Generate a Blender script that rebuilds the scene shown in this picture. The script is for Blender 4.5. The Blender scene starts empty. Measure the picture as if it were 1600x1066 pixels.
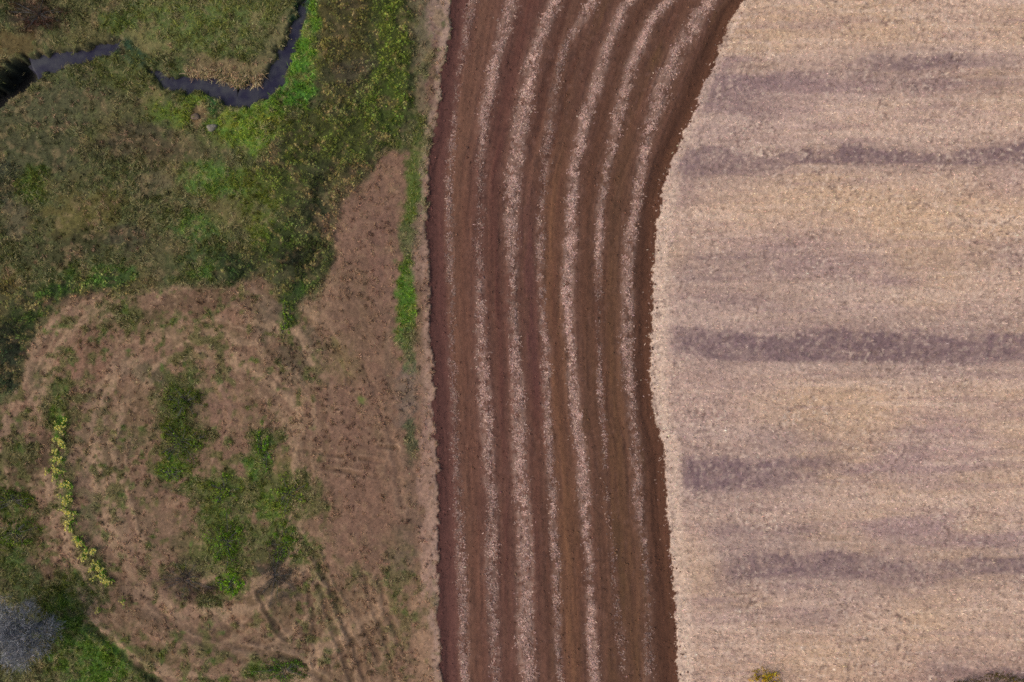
import bpy, math, random
import numpy as np

# ------------------------------------------------------------------ camera, world, sun, exposure
sc = bpy.context.scene
COL = sc.collection
H = 72.0                      # flying height in metres
S = 0.06                      # metres on the ground per unit of the site plan

cam_d = bpy.data.cameras.new('camera')
cam = bpy.data.objects.new('camera', cam_d); COL.objects.link(cam)
cam.location = (0, 0, H); cam.rotation_euler = (0, 0, 0)
cam_d.sensor_width = 36.0; cam_d.lens = 36.0 * H / (1600 * S)
cam_d.clip_end = 3000
sc.camera = cam

SUN_EL, SUN_AZ = math.radians(48), math.radians(252)      # azimuth clockwise from +Y
w = bpy.data.worlds.new('World'); sc.world = w; w.use_nodes = True
nt = w.node_tree; nt.nodes.clear()
sky = nt.nodes.new('ShaderNodeTexSky'); sky.sky_type = 'NISHITA'; sky.sun_disc = False
sky.sun_elevation = SUN_EL; sky.sun_rotation = SUN_AZ
sky.dust_density = 4.0; sky.air_density = 1.0; sky.ozone_density = 1.0
bgn = nt.nodes.new('ShaderNodeBackground'); bgn.inputs['Strength'].default_value = 0.09
out = nt.nodes.new('ShaderNodeOutputWorld')
nt.links.new(sky.outputs[0], bgn.inputs[0]); nt.links.new(bgn.outputs[0], out.inputs[0])

sd = bpy.data.lights.new('sun', 'SUN'); sd.energy = 1.1; sd.angle = math.radians(28); sd.color = (1.0, 0.93, 0.84)
sun = bpy.data.objects.new('sun', sd); COL.objects.link(sun)
sun.rotation_euler = (math.pi / 2 - SUN_EL, 0, math.pi - SUN_AZ)
sun.location = (-60, 40, 90)

vs = sc.view_settings
vs.view_transform = 'Standard'; vs.look = 'None'; vs.exposure = 0.60; vs.gamma = 1.0; vs.use_curve_mapping = False
sc.cycles.max_bounces = 4; sc.cycles.diffuse_bounces = 2; sc.cycles.glossy_bounces = 2
sc.cycles.filter_width = 1.7
sc.cycles.use_denoising = False

K = np.array([1.05, 1.05, 1.05])      # brightness of a flat white sheet on this ground

# ------------------------------------------------------------------ helpers
rng = np.random.default_rng(11)
random.seed(11)

def hx(s):
    c = np.array([int(s[i:i + 2], 16) for i in (0, 2, 4)]) / 255.0
    return np.where(c <= 0.04045, c / 12.92, ((c + 0.055) / 1.055) ** 2.4)

def alb(s): return hx(s) / K
def wx(px): return (np.asarray(px, float) - 800.0) * S
def wy(py): return (533.0 - np.asarray(py, float)) * S

def _hash(ix, iy, seed):
    h = (ix.astype(np.uint32) * np.uint32(374761393) + iy.astype(np.uint32) * np.uint32(668265263) + np.uint32((seed * 974711 + 12345) & 0xffffffff))
    h = (h ^ (h >> np.uint32(13))) * np.uint32(1274126177)
    h ^= h >> np.uint32(16)
    h = h * np.uint32(2246822519); h ^= h >> np.uint32(15)
    return (h & np.uint32(0xffffff)).astype(np.float32) / 16777216.0

def vnoise(x, y, seed=0):
    """smooth value noise in -1..1"""
    x = np.asarray(x, np.float64); y = np.asarray(y, np.float64)
    fx = np.floor(x); fy = np.floor(y)
    tx = (x - fx); ty = (y - fy)
    tx = tx * tx * (3 - 2 * tx); ty = ty * ty * (3 - 2 * ty)
    ix = fx.astype(np.int64); iy = fy.astype(np.int64)
    a = _hash(ix, iy, seed); b = _hash(ix + 1, iy, seed)
    c = _hash(ix, iy + 1, seed); d = _hash(ix + 1, iy + 1, seed)
    return ((a + (b - a) * tx) * (1 - ty) + (c + (d - c) * tx) * ty) * 2 - 1

def fbm(x, y, seed=0, oct=3, gain=0.55):
    s = 0; a = 1.0; t = 0
    for o in range(oct):
        s = s + a * vnoise(x * 2.03 ** o + o * 17.3, y * 2.03 ** o - o * 9.1, seed + o * 7)
        t += a; a *= gain
    return s / t * 1.5

def sstep(a, b, v):
    t = np.clip((v - a) / (b - a), 0, 1)
    return t * t * (3 - 2 * t)

def seg_dist(px, py, pts, vals=None):
    """distance to a polyline and the value interpolated along it"""
    best = np.full(px.shape, 1e9); val = np.zeros(px.shape)
    for i in range(len(pts) - 1):
        ax, ay = pts[i]; bx, by = pts[i + 1]
        dx, dy = bx - ax, by - ay
        t = np.clip(((px - ax) * dx + (py - ay) * dy) / (dx * dx + dy * dy + 1e-9), 0, 1)
        d = np.hypot(px - ax - t * dx, py - ay - t * dy)
        m = d < best
        best = np.where(m, d, best)
        if vals is not None:
            val = np.where(m, vals[i] + (vals[i + 1] - vals[i]) * t, val)
    return best, val

def poly_sdf(px, py, poly):
    """signed distance to a polygon, positive inside"""
    d, _ = seg_dist(px, py, poly + [poly[0]])
    ins = np.zeros(px.shape, bool)
    n = len(poly)
    for i in range(n):
        ax, ay = poly[i]; bx, by = poly[(i + 1) % n]
        c = (ay > py) != (by > py)
        xi = (bx - ax) * (py - ay) / (by - ay + 1e-12) + ax
        ins ^= c & (px < xi)
    return np.where(ins, d, -d)

# ------------------------------------------------------------------ site plan (plan units, x right, y down)
LEFT = [(-400, 760), (0, 703), (60, 698), (130, 689), (200, 682), (266, 667), (340, 664), (430, 668), (500, 669), (532, 674), (600, 680), (700, 682), (900, 685), (1066, 687), (1500, 690)]
RIGHT = [(-400, 1400), (0, 1164), (15, 1152), (60, 1131), (100, 1115), (130, 1101), (170, 1086), (210, 1070), (250, 1051), (280, 1041), (310, 1033), (350, 1026), (420, 1021), (480, 1019), (600, 1018), (650, 1021), (690, 1034), (720, 1039), (790, 1041), (850, 1047), (920, 1052), (1000, 1056), (1066, 1060), (1500, 1075)]
STREAM = [(-90, 190), (-20, 155), (0, 143), (14, 128), (32, 114), (60, 101), (90, 93), (130, 86), (160, 79), (180, 70), (205, 88), (235, 108), (258, 128), (290, 131), (325, 132), (347, 141), (368, 150), (390, 147), (408, 141), (425, 126), (436, 105), (445, 80), (455, 60), (463, 38), (471, 15), (478, -15), (490, -120)]
STREAM_W = [16, 13, 12, 17, 19, 12, 10, 8, 8, 3, -6, -3, 7, 9, 9, 12, 14, 13, 12, 11, 9, 8, 9, 7, 2, -1, 4]

CLEARING = [(575, 270), (555, 300), (538, 330), (527, 370), (522, 400), (512, 430), (495, 452), (470, 474), (455, 520), (440, 510), (432, 450), (400, 430), (340, 452), (280, 450), (200, 462), (125, 465), (90, 482), (60, 512), (45, 545), (35, 590), (15, 625), (-60, 650), (-120, 800), (-40, 835), (40, 850), (70, 900), (120, 940), (150, 985), (200, 1020), (250, 1066), (300, 1300), (780, 1300), (760, 236), (640, 234), (605, 240)]
BRAMBLE = [(500, -120), (648, -120), (650, 190), (640, 205), (600, 240), (575, 270), (555, 300), (538, 330), (527, 370), (522, 400), (512, 430), (495, 452), (470, 476), (450, 488), (440, 450), (400, 432), (370, 440), (330, 440), (350, 405), (400, 380), (440, 340), (420, 290), (395, 255), (440, 205), (478, 160), (497, 90)]
EDGE_BRAMBLE = [(-90, 430), (20, 440), (60, 455), (100, 440), (160, 425), (235, 432), (200, 460), (125, 464), (90, 481), (60, 511), (45, 545), (30, 605), (-90, 640)]

# patches of plants, soil and some painted shadow of the rough ground: x, y, rx, ry, turn, colour, weight
PATCH = [
 # rough pasture round the stream
 (55, 22, 50, 34, 0, '33271f', .85), (5, 8, 22, 22, 0, '3a4624', .7), (20, 70, 40, 24, -20, '5b4b2c', .8), (150, 55, 70, 26, -10, '665c38', .6),
 (120, 12, 50, 20, 0, '4f5230', .6), (195, 35, 26, 32, 0, '47612e', .7), (300, 28, 115, 40, 0, '5d6c38', .85), (245, 70, 50, 22, 15, '746c44', .8), (340, 62, 80, 26, 0, '5d6b3a', .75), (420, 20, 36, 40, 20, '5f6639', .6),
 (350, 106, 62, 14, 8, '7b6a4c', .8), (400, 110, 30, 16, -30, '776a48', .7), (430, 70, 12, 60, 25, '716848', .6), (210, 94, 40, 15, 36, '2c4430', 1),
 (90, 165, 110, 40, -8, '4f4d35', .7), (200, 120, 50, 32, 20, '555c30', .7), (245, 152, 28, 20, 0, '70683f', .8), (285, 172, 50, 26, -10, '5a702c', .9), (335, 165, 10, 18, 10, '2b5230', .9),
 (308, 182, 12, 18, 0, '7d6048', .8), (392, 200, 64, 34, -20, '638030', .95), (365, 188, 18, 14, 0, '7f7f35', .8), (430, 165, 30, 16, -35, '557c2c', .85), (420, 185, 18, 14, 0, '787a36', .7),
 (60, 240, 90, 40, 0, '48462f', .7), (220, 220, 60, 26, 0, '4b4030', .7), (290, 232, 70, 22, 0, '5a4f37', .6), (180, 170, 60, 24, 0, '5f5838', .5),
 (484, 50, 15, 80, 5, '557a2a', .95), (476, 112, 27, 50, 18, '55802e', .95), (452, 146, 34, 24, -40, '47702b', .95), (400, 176, 46, 16, -12, '54702c', .85), (505, 60, 9, 85, 4, '63572f', .6), (470, 5, 14, 34, 10, '2f4a2e', 1),
 (545, 60, 42, 75, 0, '564f2d', .7), (560, 112, 36, 20, 0, '574f3f', .7), (615, 60, 36, 85, 0, '576328', .85), (608, 160, 42, 60, 0, '546526', .85), (530, 215, 80, 40, -10, '4d5624', .8), (465, 200, 40, 26, -20, '4d4f24', .6), (640, 120, 8, 90, 0, '2f3a1b', .6),  # last dark strip paints the shaded right border of the brambles
 (50, 292, 24, 26, 0, '465c22', .8), (8, 285, 20, 40, 0, '3a4031', .7), (25, 345, 25, 30, 0, '5d5140', .6), (130, 335, 70, 36, -15, '64592f', .7), (250, 285, 45, 26, 0, '5a4f3b', .6), (345, 285, 75, 30, 5, '527030', .9), (310, 352, 45, 26, 0, '4d6932', .85), (375, 335, 50, 30, 0, '6c6139', .6), (385, 275, 30, 20, 0, '5c6a2f', .7),
 (105, 392, 70, 26, -10, '3e3b23', .75), (200, 370, 26, 24, 0, '3d392d', .7), (250, 395, 50, 34, 0, '5a5036', .5), (160, 432, 45, 22, 0, '42622a', .8), (330, 408, 45, 26, 0, '3c4f27', .8), (372, 415, 24, 26, 0, '2c3b22', .8), (315, 430, 24, 14, 0, '46652a', .7),
 (90, 468, 45, 22, -20, '3a5522', .85), (15, 440, 26, 26, 0, '5c5029', .7), (40, 505, 32, 34, -40, '36491f', .8), (12, 520, 22, 26, 0, '2c2e20', .8), (12, 570, 22, 60, 0, '2b3526', .85),
 (430, 295, 50, 40, 0, '4f5b24', .75), (498, 325, 22, 62, 8, '262f19', .85), (440, 380, 50, 34, 0, '3f4f20', .7), (475, 405, 26, 46, 15, '2a3018', .8), (455, 398, 24, 14, 0, '191a10', .6), (410, 350, 26, 40, 0, '516022', .7), (480, 452, 26, 20, -30, '35521f', .8), (448, 495, 12, 34, 5, '455e24', .8), (462, 475, 22, 22, 0, '3b4a25', .7),  # near-black patches at the thicket's right side are its shadow, painted
 # clearing
 (120, 475, 45, 16, -10, '7e614f', .8), (265, 468, 36, 12, 0, '7f6350', .8), (340, 485, 60, 22, 10, '83634f', .7), (175, 492, 40, 20, 0, '51522f', .8), (240, 500, 40, 16, 0, '5f5738', .7), (300, 520, 60, 20, 0, '665739', .5), (390, 470, 40, 26, 0, '6a5744', .6), (415, 505, 28, 40, 0, '5b5040', .6),
 (120, 570, 60, 30, 0, '805f4c', .7), (60, 600, 24, 30, 0, '56513a', .6), (85, 625, 22, 50, 0, '455226', .9), (91, 690, 11, 70, 0, '466a24', .9), (107, 790, 8, 50, -8, '4f6a2a', .8), (145, 875, 10, 44, -32, '566b2c', .8), (60, 712, 32, 34, 0, '453828', .8), (10, 690, 34, 42, 0, '6d5848', .8), (20, 780, 50, 30, 0, '3f5122', .9), (30, 750, 50, 20, 0, '4a4229', .7),
 (285, 655, 48, 85, 0, '445426', .9), (265, 735, 26, 16, 0, '4b6a26', .9), (205, 685, 30, 24, 0, '474a29', .7), (230, 580, 36, 20, 20, '4d4c35', .7), (170, 690, 40, 50, 0, '6c5d49', .5), (340, 640, 34, 60, 0, '76594a', .6), (200, 790, 50, 40, 0, '665641', .5), (210, 640, 40, 40, 0, '6e5941', .5),
 (345, 768, 48, 36, 0, '4c5e28', .85), (395, 735, 16, 26, 0, '476a22', .85), (410, 705, 26, 42, 10, '46602a', .85), (445, 730, 20, 24, 0, '6b6038', .7), (450, 775, 58, 44, 0, '555c30', .85), (425, 790, 30, 24, 0, '4a6624', .8), (340, 800, 50, 30, 0, '585234', .6),
 (472, 560, 34, 50, 0, '4f4a39', .75), (540, 560, 20, 40, -20, '6c6239', .6), (568, 628, 10, 14, 0, '506429', .7), (640, 608, 18, 56, 4, '6b6257', .8), (645, 682, 13, 34, 0, '4b5036', .85), (610, 560, 10, 60, 0, '5f5442', .5), (430, 590, 40, 40, 0, '675341', .5),
 (20, 835, 44, 26, 0, '40561f', .9), (40, 872, 40, 22, 0, '44572a', .85), (85, 872, 48, 26, 10, '745a48', .85), (110, 945, 32, 48, 10, '5a6d34', .95), (150, 1030, 80, 46, 20, '4a6a25', .95), (115, 1000, 34, 64, 0, '4c672b', .95), (105, 910, 36, 18, 0, '4a5528', .7), (195, 965, 46, 26, 20, '735b45', .8), (145, 915, 14, 34, -20, '3a4d22', .8),
 (290, 908, 38, 30, 15, '473b34', .85), (335, 890, 14, 26, -20, '7d6a52', .8), (345, 850, 52, 70, 0, '485a26', .85), (362, 910, 22, 18, 0, '4f7a20', .9), (335, 945, 26, 20, 0, '3f5426', .8), (300, 850, 30, 30, 0, '5a5531', .6), (385, 960, 40, 26, 10, '805f47', .7), (250, 830, 50, 40, 0, '6a5844', .5), (320, 1010, 70, 40, 15, '6d5743', .5), (240, 1030, 36, 30, 0, '544c2b', .6),
 (440, 850, 46, 44, 0, '4b5e28', .8), (428, 905, 28, 50, -8, '463d35', .85), (445, 1048, 50, 22, 0, '385321', .9), (395, 1040, 20, 20, 0, '466023', .7), (625, 885, 26, 40, 0, '5d5640', .7), (600, 960, 60, 60, 0, '745d43', .5), (560, 990, 60, 80, -20, '775e46', .4), (640, 800, 22, 80, 0, '625444', .5), (410, 940, 34, 30, 0, '5f5138', .6),
 (560, 340, 60, 70, 20, '7b5f4e', .6), (590, 400, 14, 80, 6, '735548', .7), (540, 470, 60, 40, 0, '755c49', .5), (545, 760, 50, 100, 0, '735746', .6), (520, 650, 50, 50, 0, '765a49', .6), (620, 440, 26, 60, 0, '745a4c', .5),
 # verge beside the ploughed soil
 (664, 60, 22, 90, 0, '6b604a', .8), (690, 15, 20, 70, 0, '8f7668', .9), (655, 410, 12, 40, 0, '8f7668', .8), (660, 590, 10, 60, 0, '8a6f5c', .8), (664, 180, 14, 80, 0, '6d5d49', .8), (682, 140, 10, 90, 0, '75554a', .7), (650, 310, 19, 75, 4, '4d5c28', 1), (641, 385, 15, 34, 0, '555a38', .8), (637, 470, 19, 75, 3, '4a6a24', 1), (640, 545, 14, 40, 0, '55603a', .7), (655, 400, 10, 60, 0, '836a5c', .7), (660, 480, 12, 50, 0, '6c5341', .6), (656, 520, 12, 40, 0, '5f5636', .6), (655, 220, 13, 40, 0, '525c2c', .9),
 (668, 570, 8, 60, 0, '7c6653', .7), (670, 700, 13, 130, 0, '9a7c6b', 1), (671, 880, 16, 190, 0, '9a7c6a', 1), (662, 1010, 22, 110, 0, '8f7259', .9),
]
# wheel ruts and worn tracks: points, half width, depth (m), colour, weight
RUT = [
 ([(185, 580), (150, 628), (126, 680), (124, 735), (136, 790), (158, 850), (190, 905), (235, 950), (290, 985), (360, 1008), (470, 1030)], 17, .05, '6d5a4a', .6),
 ([(195, 800), (215, 860), (255, 925), (320, 975), (400, 1000)], 8, .05, '775b4b', .6),
 ([(470, 838), (486, 858), (505, 895), (525, 938), (541, 985), (556, 1012), (574, 1080)], 4.5, .16, '50402f', .8),
 ([(478, 895), (487, 945), (492, 1005), (494, 1040)], 4, .12, '553f33', .7),
 ([(500, 915), (512, 955), (532, 1010), (546, 1050), (550, 1090)], 4.5, .14, '53402f', .75),
 ([(402, 925), (416, 955), (434, 985), (446, 998)], 4, .16, '42362a', .8),
 ([(590, 900), (604, 950), (618, 990), (632, 1020)], 4, .1, '5d4738', .5),
 ([(462, 703), (498, 706), (536, 713)], 3, .12, '59432f', .7), ([(564, 717), (598, 722)], 3, .12, '59432f', .7), ([(594, 698), (622, 700)], 3, .12, '59432f', .7), ([(500, 731), (535, 737), (590, 745)], 3, .1, '5d4733', .55),
 ([(598, 640), (610, 675), (622, 730), (630, 790)], 5, .08, '66503f', .5),
 ([(305, 552), (325, 585), (345, 625), (355, 660)], 4, .05, '8a6f52', .5), ([(325, 545), (348, 585), (368, 625), (378, 665)], 4, .05, '8a6f52', .5),
 ([(520, 528), (535, 565), (552, 600), (570, 632)], 4, .03, '7f7448', .55),
 ([(140, 980), (165, 998), (190, 1015), (215, 1038), (255, 1072), (300, 1120)], 6, .22, '33291d', .75),
 ([(330, 960), (360, 985), (420, 1010)], 4, .08, '5c4838', .5),
 ([(300, 985), (380, 1012), (460, 1030), (520, 1072)], 4, .10, '57432f', .6), ([(560, 880), (588, 955), (612, 1040), (620, 1090)], 4, .10, '5a4634', .55), ([(225, 930), (290, 995), (400, 1040), (470, 1080)], 4, .07, '5f4a3a', .5), ([(520, 900), (560, 960), (590, 1030)], 4, .09, '5a4433', .5),
 ([(560, 560), (585, 610), (602, 660)], 3, .06, '6b5343', .4),
]
# straw rows left on the ploughed soil: points (x, y, half width, density)
ROWS = [
 ('narrow faint straw row nearest the grass verge on the ploughed soil',
  [(745, -60, 9, .35), (738, 0, 10, .38), (729, 60, 8, .3), (720, 100, 8, .2), (712, 170, 8, .2), (704, 240, 8, .2), (702, 320, 8, .3), (703, 380, 8, .3), (706, 460, 8, .18), (706, 560, 8, .12), (709, 640, 8, .28), (713, 720, 8, .2), (717, 800, 8, .3), (721, 880, 9, .55), (724, 960, 9, .55), (728, 1066, 9, .5), (730, 1130, 9, .4)]),
 ('straw row second from the grass verge, broken off by bare soil at its middle',
  [(815, -60, 10, .6), (801, 0, 11, .7), (790, 40, 11, .7), (775, 90, 11, .75), (764, 140, 11, .75), (757, 190, 10, .6), (752, 240, 9, .35), (750, 300, 9, .15), (748, 380, 8, .2), (750, 440, 8, .35), (752, 500, 9, .55), (754, 560, 10, .7), (757, 620, 11, .75), (760, 680, 11, .75), (765, 740, 10, .6), (768, 800, 10, .55), (768, 870, 10, .6), (770, 940, 10, .55), (774, 1066, 10, .45), (776, 1130, 10, .4)]),
 ('broad unbroken straw row third from the grass verge, thick at both ends',
  [(890, -60, 11, .8), (867, 0, 12, .85), (852, 40, 12, .85), (835, 90, 12, .85), (822, 140, 12, .9), (812, 190, 13, .9), (805, 250, 13, .85), (801, 320, 13, .8), (799, 380, 11, .6), (800, 440, 9, .5), (802, 500, 9, .55), (804, 550, 9, .6), (807, 600, 11, .75), (811, 660, 12, .8), (813, 720, 13, .85), (817, 780, 13, .85), (820, 850, 13, .9), (821, 920, 14, .95), (822, 1000, 14, .95), (824, 1066, 14, .9), (826, 1130, 14, .9)]),
 ('faint straw row beside the ochre soil band in the middle of the ploughed strip',
  [(950, -60, 9, .6), (926, 0, 10, .7), (912, 30, 10, .65), (895, 50, 10, .55), (882, 78, 8, .3), (872, 120, 8, .2), (862, 170, 8, .35), (855, 230, 8, .3), (848, 290, 7, .2), (843, 350, 8, .35), (843, 400, 8, .35), (846, 460, 7, .3), (850, 520, 8, .45), (853, 580, 7, .6), (856, 650, 7, .6), (858, 700, 7, .5), (862, 770, 8, .5), (865, 830, 8, .5), (868, 880, 8, .5), (870, 940, 8, .35), (872, 1000, 7, .4), (876, 1066, 7, .3), (878, 1130, 7, .3)]),
 ('long crisp straw row right of the ochre soil band, running the whole strip',
  [(1020, -60, 10, .8), (987, 0, 11, .85), (970, 20, 11, .85), (955, 60, 11, .85), (940, 100, 10, .85), (928, 140, 11, .9), (917, 180, 10, .9), (908, 220, 10, .9), (898, 270, 9, .85), (893, 320, 9, .9), (891, 380, 11, .9), (887, 430, 11, .85), (888, 500, 10, .8), (892, 560, 8, .8), (896, 610, 9, .85), (903, 660, 9, .9), (909, 720, 10, .95), (913, 780, 10, .9), (916, 830, 8, .7), (920, 870, 7, .7), (921, 900, 6, .45), (923, 940, 8, .8), (926, 1000, 9, .9), (930, 1066, 9, .9), (932, 1130, 9, .9)]),
 ('straw row second from the stubble field, thick at the top and thinning out below',
  [(1085, -60, 9, .8), (1047, 0, 11, .75), (1026, 20, 12, .75), (1010, 45, 10, .8), (996, 78, 11, .85), (984, 110, 10, .85), (975, 145, 10, .85), (966, 180, 9, .85), (958, 220, 9, .8), (951, 255, 8, .7), (945, 290, 7, .6), (938, 330, 8, .65), (935, 390, 7, .6), (933, 430, 6, .35), (935, 480, 6, .08), (936, 550, 6, .12), (938, 610, 6, .3), (943, 675, 6, .2), (946, 740, 6, .05), (955, 850, 8, .08), (965, 960, 9, .12), (970, 1010, 9, .2), (975, 1066, 8, .1), (978, 1130, 8, .1)]),
 ('straw row nearest the stubble field, double width where it bends at the top',
  [(1150, -60, 12, .9), (1112, 0, 13, .9), (1095, 20, 14, .85), (1075, 55, 15, .85), (1060, 80, 15, .85), (1045, 110, 15, .8), (1032, 140, 15, .75), (1022, 175, 13, .75), (1012, 210, 11, .75), (1005, 250, 10, .75), (998, 290, 9, .8), (992, 330, 8, .8), (985, 370, 11, .75), (982, 420, 10, .75), (980, 470, 10, .75), (979, 530, 10, .7), (981, 580, 10, .6), (987, 630, 9, .5), (992, 680, 9, .45), (994, 730, 10, .45), (998, 790, 9, .45), (1003, 840, 8, .3), (1010, 890, 8, .15), (1013, 950, 7, .25), (1011, 1000, 7, .2), (1015, 1066, 9, .25), (1018, 1130, 9, .2)]),
]
# darker bands of soil in the stubble: points (x, y, half width, strength)
BANDS = [
 [(1075, 148, 26, .65), (1140, 145, 28, .6), (1200, 132, 16, .5), (1300, 118, 15, .5), (1375, 98, 15, .75), (1450, 96, 12, .95), (1520, 93, 9, .65), (1600, 92, 8, .45), (1800, 90, 8, .4)],
 [(1055, 262, 20, .9), (1110, 250, 28, .75), (1180, 258, 14, .7), (1250, 250, 13, .85), (1320, 243, 14, .95), (1400, 248, 12, .95), (1480, 249, 9, .75), (1540, 242, 13, .9), (1600, 240, 14, 1), (1800, 238, 12, .8)],
 [(1055, 425, 26, .5), (1120, 420, 28, .55), (1200, 412, 16, .4), (1300, 415, 14, .15), (1480, 405, 12, .25), (1600, 396, 12, .35), (1800, 390, 12, .3)],
 [(1050, 475, 26, .4), (1140, 470, 40, .35), (1260, 455, 30, .3), (1400, 470, 24, .12)],
 [(1050, 525, 22, .85), (1120, 540, 26, .9), (1200, 548, 26, .95), (1300, 540, 27, 1), (1400, 542, 26, 1), (1500, 545, 24, .95), (1600, 541, 24, .95), (1800, 540, 24, .9)],
 [(1060, 738, 26, .95), (1130, 742, 28, .95), (1200, 740, 26, .85), (1290, 725, 18, .65), (1340, 718, 12, .1), (1450, 760, 16, .12), (1600, 720, 14, .2)],
 [(1060, 690, 20, .25), (1150, 690, 26, .3), (1280, 680, 24, .3), (1400, 690, 16, .1)],
 [(1110, 840, 26, .45), (1180, 845, 22, .5), (1260, 838, 18, .55), (1310, 838, 10, .2)],
 [(1110, 895, 30, .65), (1180, 885, 26, .85), (1260, 883, 24, .95), (1350, 887, 26, .85), (1400, 893, 26, .8), (1460, 890, 22, .7), (1530, 884, 18, .85), (1600, 882, 16, .95), (1800, 880, 16, .7)],
 [(1200, 965, 12, .15), (1290, 965, 12, .4), (1360, 968, 10, .1)],
 [(1120, 640, 20, .12), (1220, 650, 24, .2), (1320, 640, 20, .1)],
 [(1440, 1050, 18, .35), (1520, 1062, 20, .7), (1620, 1066, 22, .8), (1800, 1070, 20, .8)],
]

# ------------------------------------------------------------------ fields of the ground
def row_cover(px, py, row):
    ys = [p[1] for p in row]; xs = [p[0] for p in row]; hw = [p[2] for p in row]; de = [p[3] for p in row]
    cx = np.interp(py, ys, xs); h = np.interp(py, ys, hw); d = np.interp(py, ys, de)
    cx = cx + vnoise(py * .06, xs[5] * .1 + 0 * py, 31) * 2.5
    return (px - cx) / h, d

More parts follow.
